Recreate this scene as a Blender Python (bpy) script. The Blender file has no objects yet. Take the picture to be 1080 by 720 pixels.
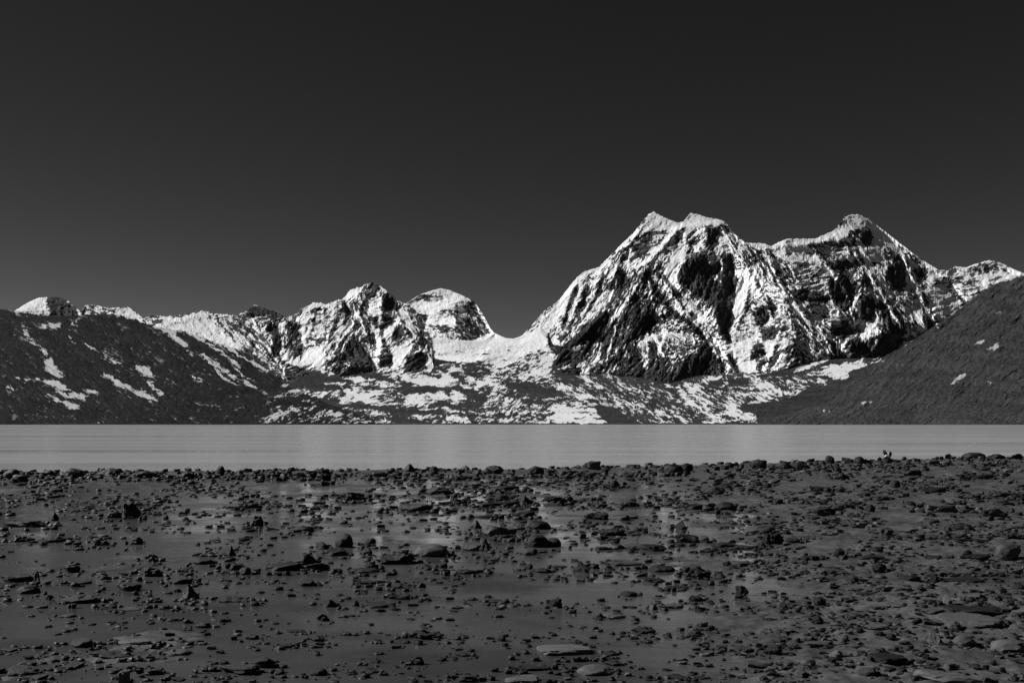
import bpy, bmesh, math, random
import numpy as np

# ------------------------------------------------------------------ scene, camera, light
SC = bpy.context.scene
COL = SC.collection
F = 1050.0          # focal length in photo pixels
HY = 446.3          # horizon row in the photo
CZ = 1.7            # eye height above the lake

SC.view_settings.view_transform = 'Standard'
SC.view_settings.look = 'None'
SC.view_settings.gamma = 1.0
SC.view_settings.exposure = 0.6
SC.view_settings.use_curve_mapping = False

cam_d = bpy.data.cameras.new('camera')
cam_d.lens = F / 1080.0 * 36.0
cam_d.sensor_width = 36.0
cam_d.shift_y = (HY - 360.0) / 1080.0
cam_d.clip_start = 0.1
cam_d.clip_end = 60000.0
cam = bpy.data.objects.new('camera', cam_d)
cam.location = (0, 0, CZ)
cam.rotation_euler = (math.radians(90), 0, 0)
COL.objects.link(cam)
SC.camera = cam

SUN_EL, SUN_AZ = math.radians(32.0), math.radians(-78.0)    # azimuth from +Y, towards +X positive
world = bpy.data.worlds.new('World')
SC.world = world
world.use_nodes = True
wn, wl = world.node_tree.nodes, world.node_tree.links
wn.clear()
sky = wn.new('ShaderNodeTexSky'); sky.sky_type = 'NISHITA'; sky.sun_disc = False
sky.sun_elevation = SUN_EL; sky.sun_rotation = SUN_AZ
sky.altitude = 5150.0; sky.air_density = 1.0; sky.dust_density = 0.6; sky.ozone_density = 1.0
sep = wn.new('ShaderNodeSeparateColor')            # black-and-white film behind a red filter: the red of the sky only
bgn = wn.new('ShaderNodeBackground'); bgn.inputs['Strength'].default_value = 0.05
f1 = wn.new('ShaderNodeMath'); f1.operation = 'MULTIPLY'; f1.inputs[1].default_value = 0.24     # deep red filter: cuts what it shares with blue
f2 = wn.new('ShaderNodeMath'); f2.operation = 'SUBTRACT'; f2.use_clamp = False
f3 = wn.new('ShaderNodeMath'); f3.operation = 'MAXIMUM'; f3.inputs[1].default_value = 0.0
wout = wn.new('ShaderNodeOutputWorld')
wl.new(sky.outputs[0], sep.inputs[0]); wl.new(sep.outputs[2], f1.inputs[0]); wl.new(sep.outputs[0], f2.inputs[0]); wl.new(f1.outputs[0], f2.inputs[1]); wl.new(f2.outputs[0], f3.inputs[0]); wl.new(f3.outputs[0], bgn.inputs['Color']); wl.new(bgn.outputs[0], wout.inputs[0])

sd = bpy.data.lights.new('sun', 'SUN'); sd.energy = 4.2; sd.angle = math.radians(0.5); sd.color = (1, 1, 1)
sun = bpy.data.objects.new('sun', sd); COL.objects.link(sun)
from mathutils import Vector, Matrix
sdir = Vector((math.sin(SUN_AZ) * math.cos(SUN_EL), math.cos(SUN_AZ) * math.cos(SUN_EL), math.sin(SUN_EL)))
sun.rotation_euler = sdir.to_track_quat('Z', 'Y').to_euler()

# ------------------------------------------------------------------ helpers
def tag(o, label=None, cat=None, group=None, kind=None):
    if label: o['label'] = label
    if cat: o['category'] = cat
    if group: o['group'] = group
    if kind: o['kind'] = kind
    return o

def new_mat(name):
    m = bpy.data.materials.new(name); m.use_nodes = True
    nt = m.node_tree
    return m, nt.nodes, nt.links, nt.nodes['Principled BSDF']

def noise_node(n, l, scale, detail=6, rough=0.6, vec=None, dist=0.0):
    t = n.new('ShaderNodeTexNoise'); t.inputs['Scale'].default_value = scale
    t.inputs['Detail'].default_value = detail; t.inputs['Roughness'].default_value = rough
    t.inputs['Distortion'].default_value = dist
    if vec is not None: l.new(vec, t.inputs['Vector'])
    return t

def ramp(n, l, src, stops):
    r = n.new('ShaderNodeValToRGB'); l.new(src, r.inputs[0])
    e = r.color_ramp.elements
    while len(e) > 1: e.remove(e[-1])
    e[0].position = stops[0][0]; e[0].color = (stops[0][1],) * 3 + (1,)
    for p, v in stops[1:]:
        k = e.new(p); k.color = (v, v, v, 1)
    return r

def coords(n, l, scale=(1, 1, 1)):
    g = n.new('ShaderNodeNewGeometry')
    mp = n.new('ShaderNodeMapping'); mp.inputs['Scale'].default_value = scale
    l.new(g.outputs['Position'], mp.inputs['Vector'])
    return mp.outputs[0]

def snow_rock(name, rock_lo, rock_hi, snow=0.8, scale=0.02):
    m, n, l, b = new_mat(name)
    at = n.new('ShaderNodeAttribute'); at.attribute_name = 'snow'
    p = coords(n, l)
    t1 = noise_node(n, l, scale * 2.2, 8, 0.72, p)
    t2 = noise_node(n, l, scale * 0.22, 5, 0.6, p)
    r1 = ramp(n, l, t1.outputs[0], [(0.36, rock_lo), (0.64, rock_hi)])
    r2 = ramp(n, l, t2.outputs[0], [(0.35, 0.75), (0.65, 1.2)])
    mul = n.new('ShaderNodeMix'); mul.data_type = 'RGBA'; mul.blend_type = 'MULTIPLY'; mul.inputs[0].default_value = 1
    l.new(r1.outputs[0], mul.inputs[6]); l.new(r2.outputs[0], mul.inputs[7])
    # ragged snow margin
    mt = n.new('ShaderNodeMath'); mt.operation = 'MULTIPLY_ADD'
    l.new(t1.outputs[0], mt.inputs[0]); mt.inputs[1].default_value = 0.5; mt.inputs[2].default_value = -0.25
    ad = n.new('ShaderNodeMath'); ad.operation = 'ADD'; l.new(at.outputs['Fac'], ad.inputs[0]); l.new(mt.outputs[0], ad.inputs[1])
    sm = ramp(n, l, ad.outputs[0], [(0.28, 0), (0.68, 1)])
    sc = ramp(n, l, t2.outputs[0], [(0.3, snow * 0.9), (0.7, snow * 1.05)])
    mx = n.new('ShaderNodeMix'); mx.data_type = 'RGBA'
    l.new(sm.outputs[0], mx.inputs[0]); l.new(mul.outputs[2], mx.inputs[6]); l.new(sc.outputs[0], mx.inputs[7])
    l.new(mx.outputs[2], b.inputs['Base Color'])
    b.inputs['Roughness'].default_value = 0.85
    b.inputs['Specular IOR Level'].default_value = 0.02
    bp = n.new('ShaderNodeBump'); bp.inputs['Strength'].default_value = 0.6; bp.inputs['Distance'].default_value = 0.35 / scale
    inv = n.new('ShaderNodeMath'); inv.operation = 'MULTIPLY_ADD'; l.new(sm.outputs[0], inv.inputs[0]); inv.inputs[1].default_value = -0.6; inv.inputs[2].default_value = 0.75
    l.new(inv.outputs[0], bp.inputs['Strength'])
    l.new(t1.outputs[0], bp.inputs['Height']); l.new(bp.outputs[0], b.inputs['Normal'])
    return m

# ------------------------------------------------------------------ numpy noise on the survey raster
X0, X1, Y0, Y1, ST = -420.0, 1500.0, 212.0, 452.0, 0.5
gx = np.arange(X0, X1, ST); gy = np.arange(Y0, Y1, ST)
GX, GY = np.meshgrid(gx, gy)
def perlin(x, y, seed):
    r = np.random.RandomState(seed); p = r.permutation(256).astype(np.int32); p = np.concatenate([p, p, p])
    a = r.rand(256) * 2 * np.pi; ga, gb = np.cos(a), np.sin(a)
    xi = np.floor(x).astype(np.int64); yi = np.floor(y).astype(np.int64); fx = x - xi; fy = y - yi
    xi &= 255; yi &= 255
    u = fx * fx * fx * (fx * (fx * 6 - 15) + 10); v = fy * fy * fy * (fy * (fy * 6 - 15) + 10)
    def g(ix, iy, dx, dy):
        h = p[p[ix & 255] + (iy & 255)]; return ga[h] * dx + gb[h] * dy
    n00 = g(xi, yi, fx, fy); n10 = g(xi + 1, yi, fx - 1, fy); n01 = g(xi, yi + 1, fx, fy - 1); n11 = g(xi + 1, yi + 1, fx - 1, fy - 1)
    return (n00 * (1 - u) + n10 * u) * (1 - v) + (n01 * (1 - u) + n11 * u) * v
def fbm(x, y, seed, oct=4, gain=0.5):
    s = 0; a = 1.0
    for i in range(oct):
        s = s + a * perlin(x * 2 ** i + 17.3 * i, y * 2 ** i - 9.1 * i, seed + i); a *= gain
    return s
def ridged(x, y, seed, oct=4, gain=0.5):
    s = 0; a = 1.0
    for i in range(oct):
        s = s + a * (1 - 2 * np.abs(perlin(x * 2 ** i + 5.7 * i, y * 2 ** i + 3.3 * i, seed + i))); a *= gain
    return s
def blur(a, sx, sy):
    for ax, s in ((1, sx), (0, sy)):
        if s <= 0: continue
        r = int(max(1, 2.5 * s)); k = np.exp(-0.5 * (np.arange(-r, r + 1) / s) ** 2); k /= k.sum()
        pad = [(0, 0), (0, 0)]; pad[ax] = (r, r); b = np.pad(a, pad, 'edge'); out = np.zeros_like(a)
        n = a.shape[ax]
        for i, w in enumerate(k):
            out += w * (b[:, i:i + n] if ax == 1 else b[i:i + n, :])
        a = out
    return a

Cm = np.full(GX.shape, 0.6); Sm = np.zeros(GX.shape); Am = np.zeros(GX.shape)     # snow cover (thinned where shade is painted in), east tilt, grain angle
# rough outlines: the coordinates the painting is looked up at wander a little
WX = GX + 1.9 * fbm(GX / 7, GY / 7, 3, 4, 0.7); WY = GY + 1.6 * fbm(GX / 7 + 40, GY / 7 + 7, 8, 4, 0.7)
def _box(pts, pad=6):
    xs = [p[0] for p in pts]; ys = [p[1] for p in pts]
    i0 = max(0, int((min(xs) - pad - X0) / ST)); i1 = min(GX.shape[1], int((max(xs) + pad - X0) / ST) + 1)
    j0 = max(0, int((min(ys) - pad - Y0) / ST)); j1 = min(GX.shape[0], int((max(ys) + pad - Y0) / ST) + 1)
    return slice(j0, j1), slice(i0, i1)
def inside(pts, x, y):
    m = np.zeros(x.shape, bool); n = len(pts)
    for i in range(n):
        (xa, ya), (xb, yb) = pts[i], pts[(i + 1) % n]
        if ya == yb: continue
        c = ((ya > y) != (yb > y)) & (x < (xb - xa) * (y - ya) / (yb - ya) + xa)
        m ^= c
    return m
def pts_of(s):
    v = [float(q) for q in s.replace(',', ' ').split()]
    return list(zip(v[0::2], v[1::2]))
def P(c, s, pts, a=None):
    pts = pts_of(pts); bx = _box(pts); m = inside(pts, WX[bx], WY[bx])
    if c is not None: Cm[bx][m] = c
    if s is not None: Sm[bx][m] = s
    if a is not None: Am[bx][m] = a
def K(c, s, w, pts):                                     # a stroke
    pts = pts_of(pts); bx = _box(pts, w + 6); x, y = WX[bx], WY[bx]; d = np.full(x.shape, 1e9)
    L = sum(math.dist(pts[i], pts[i + 1]) for i in range(len(pts) - 1)); acc = 0
    for i in range(len(pts) - 1):
        (xa, ya), (xb, yb) = pts[i], pts[i + 1]; ll = (xb - xa) ** 2 + (yb - ya) ** 2
        t = np.clip(((x - xa) * (xb - xa) + (y - ya) * (yb - ya)) / ll, 0, 1)
        u = (acc + t * math.sqrt(ll)) / L; acc += math.sqrt(ll)
        ww = w * 0.43 * (0.45 + 0.75 * np.sqrt(np.clip(4 * u * (1 - u), 0, 1)))
        d = np.minimum(d, np.hypot(x - xa - t * (xb - xa), y - ya - t * (yb - ya)) - ww)
    m = d < 0
    if c is not None: Cm[bx][m] = c
    if s is not None: Sm[bx][m] = s

# grain directions (degrees, image plane, 0 = level, positive rises to the right)
P(0.62, -0.1, '-430 200 1510 200 1510 460 -430 460', 0)
# --- far left peaks
P(0.5, 0, '-120 300 165 300 165 345 -120 345', -15)
P(1.0, 0.15, '14 328 30 317 48 313 47 322 51 327 55 336 14 334')
P(0.03, 0.6, '48 310 62 312 75 318 84 330 78 334 60 334 52 326')
P(0.45, 0.2, '85 318 122 322 124 334 85 334')
P(0.97, 0.1, '122 326 136 324 152 340 140 341 122 333')
K(0.9, 0, 2, '70 316 80 324 86 334')
# --- left ridge and centre peak
P(0.56, 0.0, '150 290 455 290 455 402 150 402', 40)
P(0.55, -0.1, '155 330 200 326 200 341 160 341', 10)
P(0.97, 0.15, '163 344 176 338 200 333 212 328 222 335 228 345 232 352 250 362 256 370 238 365 216 357 196 350', -40)
P(0.68, 0.1, '222 335 262 332 275 350 290 375 304 400 290 400 262 374 245 358', -42)
for q in ('226 334 240 350 246 358', '236 335 255 352 270 366 282 380', '246 335 265 350 285 375 297 390', '258 338 275 356 290 372', '252 362 268 378 282 390', '262 368 280 386 296 397'):
    K(0.08, 0.4, 2.4, q)
P(0.12, 0.5, '254 332 264 322 272 320 285 325 302 334 300 342 285 335 262 334', -20)
P(0.5, 0, '255 334 285 334 286 345 262 344')
P(0.08, 0.9, '279 338 292 342 296 360 294 376 286 372 288 355 282 348', 80)
P(0.55, 0.1, '296 335 304 340 302 368 296 366', 80)
P(0.2, 0.6, '303 338 312 340 316 355 320 368 317 377 307 377 303 366', 60)
P(0.9, -0.3, '316 336 322 336 322 365 318 362')
P(0.98, 0.0, '293 368 304 377 316 378 323 366 340 368 345 378 340 390 318 388 298 380')
P(0.66, 0.0, '322 335 332 326 345 322 361 318 358 340 352 350 345 362 322 366', 25)
P(0.3, 0.3, '322 358 345 352 345 364 324 367', 20)
P(1.0, -0.2, '322 327 333 317 347 319 342 324 330 327')
K(0.0, 0.4, 4, '328 328 338 325')
K(0.9, -0.2, 3, '345 322 357 317 362 317')
P(0.95, -0.4, '362 315 370 304 384 301 380 308 373 316 368 328 364 322')
K(0.0, 1.4, 4.5, '361 317 365 325 367 333 362 343')
P(0.18, 0.5, '383 305 389 295 399 299 401 309 393 314 386 314', 70)
P(0.9, 0.1, '396 298 411 305 406 309')
P(0.0, 1.4, '403 314 410 305 418 315 421 325 414 331 405 327', 70)
P(0.78, 0.0, '387 313 403 311 404 325 411 335 395 338 388 330', 10)
P(0.45, 0.0, '368 318 384 308 387 330 392 345 380 348 370 335', -55)
K(0.05, 0.6, 3, '374 318 379 330 386 342')
P(0.05, 0.9, '389 334 412 334 415 344 400 347 392 341', 0)
P(1.0, 0.1, '402 350 416 344 414 355 408 361')
P(0.9, 0.0, '355 345 365 342 370 350 360 356')
P(0.05, 0.9, '362 354 372 352 384 366 393 378 397 392 350 393 352 386 358 374', -45)
P(0.35, 0.4, '341 368 352 356 364 350 366 362 356 378 345 388', 60)
P(0.45, 0.3, '352 384 370 380 366 396 352 396', 30)
K(0.85, -0.5, 4, '391 342 398 356 400 368 396 386')
K(0.06, 0.6, 2.4, '393 340 401 354 406 364')
P(0.08, 0.8, '401 372 406 362 412 368 415 386 400 387', 5)
P(0.3, 0.6, '384 345 392 350 396 370 388 366', -60)
P(1.0, 0.1, '412 366 433 362 436 372 425 382 416 386')
P(0.22, 0.5, '414 350 420 342 429 343 431 352 424 358 414 360', 50)
P(0.88, 0.45, '412 328 422 326 433 330 441 345 436 354 430 343 418 340', -50)
P(0.3, 0.7, '426 318 434 320 440 335 450 350 454 366 446 364 436 345', -55)
P(0.5, 0.2, '430 352 446 356 448 372 436 372')
P(0.05, 0.8, '443 356 449 358 450 367 444 364')
P(0.0, 0.9, '430 376 440 371 448 371 450 392 424 393', 50)
# --- dome behind
P(0.86, 0.0, '428 300 524 300 524 362 452 362 428 320', 5)
P(0.55, -0.1, '440 312 462 308 476 314 474 321 452 318 436 320', 15)
P(0.98, 0.0, '430 320 452 318 480 319 478 327 455 332 438 328')
P(0.25, 0.5, '438 330 452 331 450 344 444 345', -30)
P(0.25, 0.4, '458 328 470 326 484 327 479 333 462 332', 0)
P(0.5, 0.2, '451 342 486 344 493 361 470 358 455 350', -10)
P(0.25, 0.75, '480 320 500 316 507 326 513 340 519 352 514 359 492 361 484 350 480 336', -40)  # shaded right side of the dome, painted as thinner snow
P(0.6, 0.5, '483 326 496 323 492 334 484 340')
K(0.0, 0.8, 3, '495 328 505 336')
P(0.55, 0.6, '500 318 508 326 520 349 515 348 508 336')
P(0.9, 0.35, '460 304 478 310 472 313 462 311')
# --- snow saddle
P(1.0, 0.1, '450 362 470 357 500 359 520 350 534 356 552 354 575 328 592 335 577 352 579 368 560 380 545 392 520 396 450 392')
K(0.55, 0.6, 2, '470 368 500 374 530 371'); K(0.6, 0.7, 2.4, '500 382 520 379 548 381'); K(0.65, -0.6, 2, '520 362 512 370 500 384'); K(0.45, 0.4, 1.6, '455 372 476 378'); K(0.1, 0.3, 1.6, '533 367 538 371'); K(0.1, 0.3, 1.4, '525 378 530 376'); K(0.2, 0.3, 1.2, '484 375 487 376')
# --- main massif, left face
P(0.56, -0.25, '546 356 690 220 720 235 720 300 640 340 585 385 578 372 577 352 585 338 560 354', 52)
P(1.0, 0.0, '546 357 560 346 580 326 592 322 590 338 577 350 578 368 562 378 546 390')
P(0.45, -0.2, '556 350 576 328 582 326 570 340 560 352')
P(0.97, -0.3, '600 300 616 296 611 312 592 333 584 330 590 315')
P(0.97, -0.2, '598 324 609 316 607 328 601 334')
P(0.22, 0.4, '610 314 616 303 622 310 613 325 607 342 600 346 606 330', 60)
P(0.38, 0.2, '590 340 605 344 603 354 590 361 584 355')
P(0.9, 0.0, '580 352 590 360 592 368 584 374')
K(0.08, 0.6, 3, '577 350 579 362 586 373')
P(0.62, -0.2, '623 300 637 296 640 322 615 342 612 336')
P(0.92, -0.1, '626 312 634 306 634 318 624 326'); P(0.9, -0.1, '612 330 622 326 622 334 613 340')
K(0.12, 0.5, 2, '609 347 625 333 640 322'); K(1.0, -0.9, 2.6, '604 356 625 338 642 323 661 307'); K(1.0, -0.6, 1.5, '614 342 634 325')
P(1.0, 0.05, '664 250 679 233 689 222 701 229 719 234 708 243 690 244 678 247 669 253')
P(0.3, 0.0, '672 244 680 226 687 224 681 232')
P(0.42, 0.45, '668 251 680 245 700 242 706 247 697 259 682 272 668 272 665 262', 25)
P(0.9, -0.1, '685 247 700 245 696 252 686 254')
K(0.0, 0.8, 2.4, '664 252 669 260')
K(0.97, -0.8, 6, '719 235 705 252 690 268 672 284')
K(0.9, -0.5, 5, '646 288 660 276 668 263')
P(0.4, 0.2, '636 278 650 264 664 254 664 264 650 274')
K(1.0, -0.3, 3.5, '602 300 616 288 633 283 643 275')
P(0.08, 0.6, '650 304 654 283 662 289 659 302 651 312', 60)
P(1.0, -0.1, '719 236 727 223 736 225 746 229 768 232 767 238 757 239 746 238 736 237 726 249 718 244')
P(1.0, 0.35, '716 257 723 256 720 270 713 283 706 293 701 289 708 272')
P(0.32, 0.5, '703 264 717 246 713 262 705 276 697 287 690 281', 55)
K(0.1, 0.4, 2, '718 238 708 250')
P(0.58, -0.1, '727 250 737 239 744 238 742 252 736 266 722 266', 60)
K(0.15, 0.6, 2.5, '733 240 724 254')
P(0.08, 0.9, '743 239 757 240 760 246 753 254 750 263 743 262 746 250', 80)
P(0.55, 0.45, '738 262 772 256 771 272 745 278', 40)  # shaded snow: its shade is painted in as lower cover
P(0.9, 0.2, '765 243 770 256 760 257 758 250')
P(0.4, 0.85, '758 238 768 234 777 247 786 255 797 262 803 276 790 286 780 272 771 256 762 240', -60)  # shade under the ridge, put into the colour by thinning the snow
P(0.65, 0.6, '775 250 784 258 796 272 790 276 780 262', -60)
K(0.9, -0.6, 2.4, '767 246 771 262 774 280 777 294')
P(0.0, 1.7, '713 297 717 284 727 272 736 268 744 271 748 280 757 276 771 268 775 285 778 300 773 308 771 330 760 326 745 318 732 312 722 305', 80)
P(0.6, 0.6, '744 268 754 270 757 276 750 278 746 274', 30)
P(0.85, 0.6, '748 290 759 291 754 297')
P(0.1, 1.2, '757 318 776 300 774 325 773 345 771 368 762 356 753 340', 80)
P(0.92, 0.0, '778 286 800 280 807 295 803 312 790 318 785 330 775 345 771 330 776 310', 60)
P(0.55, 0.3, '776 294 786 288 784 304 777 308')
K(0.2, 0.4, 2.4, '797 310 786 330')
P(0.98, 0.1, '771 335 800 330 804 345 797 360 792 375 797 388 790 396 780 394 769 372')
P(0.72, 0.3, '772 340 798 338 799 352 774 364', 0)
P(0.0, 1.4, '767 370 772 376 782 395 770 397')
P(1.0, 0.0, '785 256 807 256 812 259 806 265 795 262')
P(0.4, 0.5, '795 263 813 262 813 290 819 302 806 300 798 284', -60)
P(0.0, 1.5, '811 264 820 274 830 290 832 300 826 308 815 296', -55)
P(0.25, 0.9, '824 278 838 288 839 302 832 302', -55)
P(0.03, 1.0, '802 300 812 312 823 332 815 332 807 318', -55)
P(0.7, -0.2, '800 296 812 304 818 318 806 314')
P(0.15, 0.5, '793 330 805 321 813 333 803 348 797 341', -50)
P(0.12, 0.6, '799 344 822 347 827 359 804 358', -10)
P(1.0, 0.0, '803 359 828 356 827 364 818 372 806 371')
P(0.12, 0.6, '795 362 803 361 807 372 803 379 791 379')
P(0.62, -0.1, '812 330 828 322 846 336 838 350 820 348', 30)
P(0.5, 0.1, '797 378 818 374 838 356 846 380 830 388 800 396', 50)
for q in ('806 394 822 372', '816 392 832 364', '826 388 838 368', '800 388 808 378'): K(0.08, 0.5, 2, q)
for q in ('812 394 826 374', '822 390 836 368'): K(0.95, -0.3, 1.6, q)
P(0.85, 0.45, '822 308 838 317 853 338 843 341 830 325', -50)
K(0.9, -0.6, 2.2, '834 353 853 339')
P(0.28, 0.6, '845 341 868 338 876 372 870 379 845 383 838 362', -70)
for q in ('851 344 860 362 862 374', '866 342 872 356'): K(0.85, -0.4, 2.2, q)
P(0.0, 0.9, '853 338 860 340 858 350 852 352'); P(0.0, 1.0, '846 364 852 362 852 380 846 380')
# --- right peak
P(0.52, 0.4, '813 262 905 226 1000 285 1000 345 930 382 850 382 838 350 825 310 832 300', -45)
P(0.55, 0.35, '822 272 870 280 882 296 876 322 850 318 838 302 836 288', 15)
P(1.0, 0.0, '812 260 830 251 860 251 880 243 891 228 905 225 917 230 914 240 898 241 893 251 870 255 846 258 856 264 869 276 865 281 850 275 835 276 824 273 817 268')
K(0.3, 0.3, 2.5, '828 257 838 254'); K(0.25, 0.3, 4, '829 268 834 267'); K(0.3, 0.3, 3.5, '849 267 856 267')
P(0.3, 0.5, '854 256 893 254 890 260 860 261', 0)
K(0.18, 0.7, 3.6, '856 259 866 273 880 288')
P(0.7, 0.0, '868 262 898 258 900 275 886 276 873 272', 10)
K(0.2, 0.4, 4, '880 263 890 262')
P(0.15, 0.7, '876 277 893 272 901 280 890 285 880 282', 0)
P(0.4, 0.5, '895 242 916 239 918 244 898 250', 0)
P(0.3, 0.4, '886 226 893 228 884 242 880 243', 60)
P(0.0, 1.1, '909 246 917 243 922 249 918 258 908 257')
P(0.92, 0.62, '906 226 920 232 946 253 964 266 979 277 972 282 950 270 942 264 930 264 936 276 920 276 917 262 923 250', -50)
P(0.35, 0.6, '932 262 942 260 944 270 936 274', -50)
P(0.4, 0.7, '944 256 962 266 976 276 970 280 954 270', -40)
P(0.97, 0.5, '897 252 908 258 919 272 926 285 934 300 942 314 930 312 918 295 906 274', -60)
P(0.1, 0.7, '893 250 900 254 908 276 903 282 898 268', -60)
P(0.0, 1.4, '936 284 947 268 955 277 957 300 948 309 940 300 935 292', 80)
P(0.12, 1.0, '962 280 975 282 979 295 970 298 963 291', 80)
P(0.85, 0.1, '955 268 962 279 964 300 976 322 966 320 957 300', -65)
P(0.55, 0.4, '918 276 936 276 934 290 922 286')
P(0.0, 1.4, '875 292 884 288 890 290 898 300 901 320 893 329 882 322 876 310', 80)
P(0.0, 0.6, '834 306 850 304 862 310 874 314 872 320 856 318 840 314')
P(0.5, 0.2, '890 284 908 288 916 300 908 312 902 318 898 300', 50)
P(0.0, 1.0, '909 290 918 295 916 304 908 300')
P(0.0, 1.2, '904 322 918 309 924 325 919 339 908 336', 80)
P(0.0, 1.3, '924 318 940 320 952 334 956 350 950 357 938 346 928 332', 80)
P(0.05, 1.0, '878 340 893 337 901 350 890 359 878 353', 40)
P(0.04, 1.1, '910 362 925 352 945 350 954 360 935 380 911 378', 60)
P(0.08, 0.9, '895 358 908 355 911 374 899 377', 70)
P(0.8, -0.2, '900 328 907 330 908 337 920 340 926 333 927 350 912 358 900 352', 60)
P(0.65, -0.1, '864 324 884 326 888 340 870 345', 20)
P(0.0, 1.2, '872 360 880 361 891 377 877 378', -70)
P(0.55, 0.0, '880 360 894 358 900 377 890 378', 60)
P(0.55, 0.5, '957 302 985 318 1002 335 978 352 955 364 955 330', -60)
P(1.0, 0.05, '964 320 971 330 979 352 972 354 966 336')
P(0.0, 1.0, '978 334 986 342 983 350 978 348')
P(0.9, 0.2, '958 326 964 330 962 340 957 338')
# --- far right ridge
P(0.88, 0.15, '975 270 1200 260 1200 360 985 350 978 300', 5)
P(0.5, 0.45, '1020 285 1034 277 1052 275 1054 286 1026 291', 20)
P(0.6, 0.3, '992 280 1018 279 1018 286 996 290')
P(0.6, 0.3, '1052 276 1068 282 1066 290 1056 284', -20)
P(0.18, 0.5, '984 292 1004 292 1018 292 1014 298 985 301', 0)
P(0.95, 0.4, '979 305 992 304 1003 318 996 326 984 314')
P(0.6, 0.1, '998 299 1036 296 1034 308 1018 320 1004 312', 10)
P(0.3, 0.4, '1018 300 1026 292 1038 300 1034 305', 0)
# --- dark buttress in front
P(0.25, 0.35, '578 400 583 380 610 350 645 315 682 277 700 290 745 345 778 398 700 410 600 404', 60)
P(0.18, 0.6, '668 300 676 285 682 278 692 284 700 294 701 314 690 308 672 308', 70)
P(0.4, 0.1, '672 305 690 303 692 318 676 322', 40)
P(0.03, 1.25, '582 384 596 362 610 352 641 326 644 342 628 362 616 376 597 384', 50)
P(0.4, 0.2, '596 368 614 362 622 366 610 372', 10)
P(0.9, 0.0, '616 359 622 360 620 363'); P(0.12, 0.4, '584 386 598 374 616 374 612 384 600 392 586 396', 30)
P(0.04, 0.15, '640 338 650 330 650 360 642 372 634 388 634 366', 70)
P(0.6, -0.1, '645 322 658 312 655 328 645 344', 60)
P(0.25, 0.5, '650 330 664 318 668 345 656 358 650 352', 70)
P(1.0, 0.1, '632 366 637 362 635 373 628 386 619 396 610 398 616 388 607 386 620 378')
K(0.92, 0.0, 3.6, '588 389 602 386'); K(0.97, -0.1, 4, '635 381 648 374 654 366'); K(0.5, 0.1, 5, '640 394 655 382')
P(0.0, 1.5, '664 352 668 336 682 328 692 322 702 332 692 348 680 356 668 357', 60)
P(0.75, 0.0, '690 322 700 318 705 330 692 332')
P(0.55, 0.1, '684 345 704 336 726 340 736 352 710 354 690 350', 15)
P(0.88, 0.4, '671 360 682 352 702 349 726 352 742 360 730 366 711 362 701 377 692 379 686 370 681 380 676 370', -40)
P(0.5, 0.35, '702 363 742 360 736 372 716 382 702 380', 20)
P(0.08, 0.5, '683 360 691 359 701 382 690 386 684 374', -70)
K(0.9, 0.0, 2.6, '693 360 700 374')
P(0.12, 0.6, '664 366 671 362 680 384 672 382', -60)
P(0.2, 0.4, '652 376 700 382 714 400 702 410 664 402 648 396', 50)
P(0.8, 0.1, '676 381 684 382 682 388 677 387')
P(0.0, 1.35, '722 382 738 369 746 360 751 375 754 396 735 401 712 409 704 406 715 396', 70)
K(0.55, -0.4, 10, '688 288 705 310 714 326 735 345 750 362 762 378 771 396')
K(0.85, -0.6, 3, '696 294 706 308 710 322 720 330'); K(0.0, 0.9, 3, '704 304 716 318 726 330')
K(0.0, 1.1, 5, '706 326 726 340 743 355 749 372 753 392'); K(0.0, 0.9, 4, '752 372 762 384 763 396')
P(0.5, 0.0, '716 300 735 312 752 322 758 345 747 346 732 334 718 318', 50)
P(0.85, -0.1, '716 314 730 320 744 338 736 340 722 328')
# --- moraine
P(0.5, 0.1, '230 402 300 400 360 396 400 392 440 392 470 381 515 382 530 389 560 370 580 368 580 396 700 404 760 396 930 376 930 452 230 452', 8)
P(0.42, 0.1, '230 402 300 398 360 404 360 452 230 452', 25)
P(0.42, 0.2, '585 395 640 394 705 404 735 430 760 447 640 447 628 425 590 420', -30)
P(0.55, 0.1, '545 392 552 380 566 370 581 370 582 394 560 398', 25)
P(0.2, 0.3, '300 388 330 388 350 398 380 392 398 394 360 404 320 408 300 402', 10)
P(1.0, 0.05, '403 395 450 392 456 399 486 395 488 405 470 409 445 406 425 400')
P(0.98, 0.0, '500 403 512 398 531 402 528 408 506 406')
P(0.25, 0.2, '458 387 478 381 514 383 521 393 500 397 470 393', 5)
K(0.95, 0.0, 3, '472 391 490 390'); K(0.15, 0.3, 4, '448 394 458 397 466 398'); K(0.1, 0.4, 4, '482 396 490 404')
K(0.05, 0.4, 3.4, '395 410 440 409 482 410 505 413')
P(0.98, 0.0, '422 424 436 416 480 411 492 420 478 425 458 428 432 430')
P(0.95, 0.0, '385 420 410 424 400 430 384 426')
K(0.08, 0.5, 5.5, '452 430 467 424 480 430 494 440 504 447')
P(1.0, 0.0, '475 433 486 430 494 440 498 448 460 448 470 441')
K(0.1, 0.5, 5, '463 430 471 443')
K(0.08, 0.4, 7, '487 412 498 415 512 422')
K(0.05, 0.4, 4, '424 414 462 412')
for q, w in (('380 399 415 404', 4), ('378 406 422 407', 3), ('380 418 400 413', 5), ('388 431 404 432', 3), ('396 436 408 436', 3), ('380 445 410 445', 3), ('436 440 460 438', 4), ('340 404 392 406', 2.6), ('360 398 386 400', 4)): K(0.93, 0, w, q)
for q, w in (('384 396 412 399', 3), ('360 427 420 432', 5), ('420 436 440 430', 5), ('410 442 450 446', 5)): K(0.1, 0.2, w, q)
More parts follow.
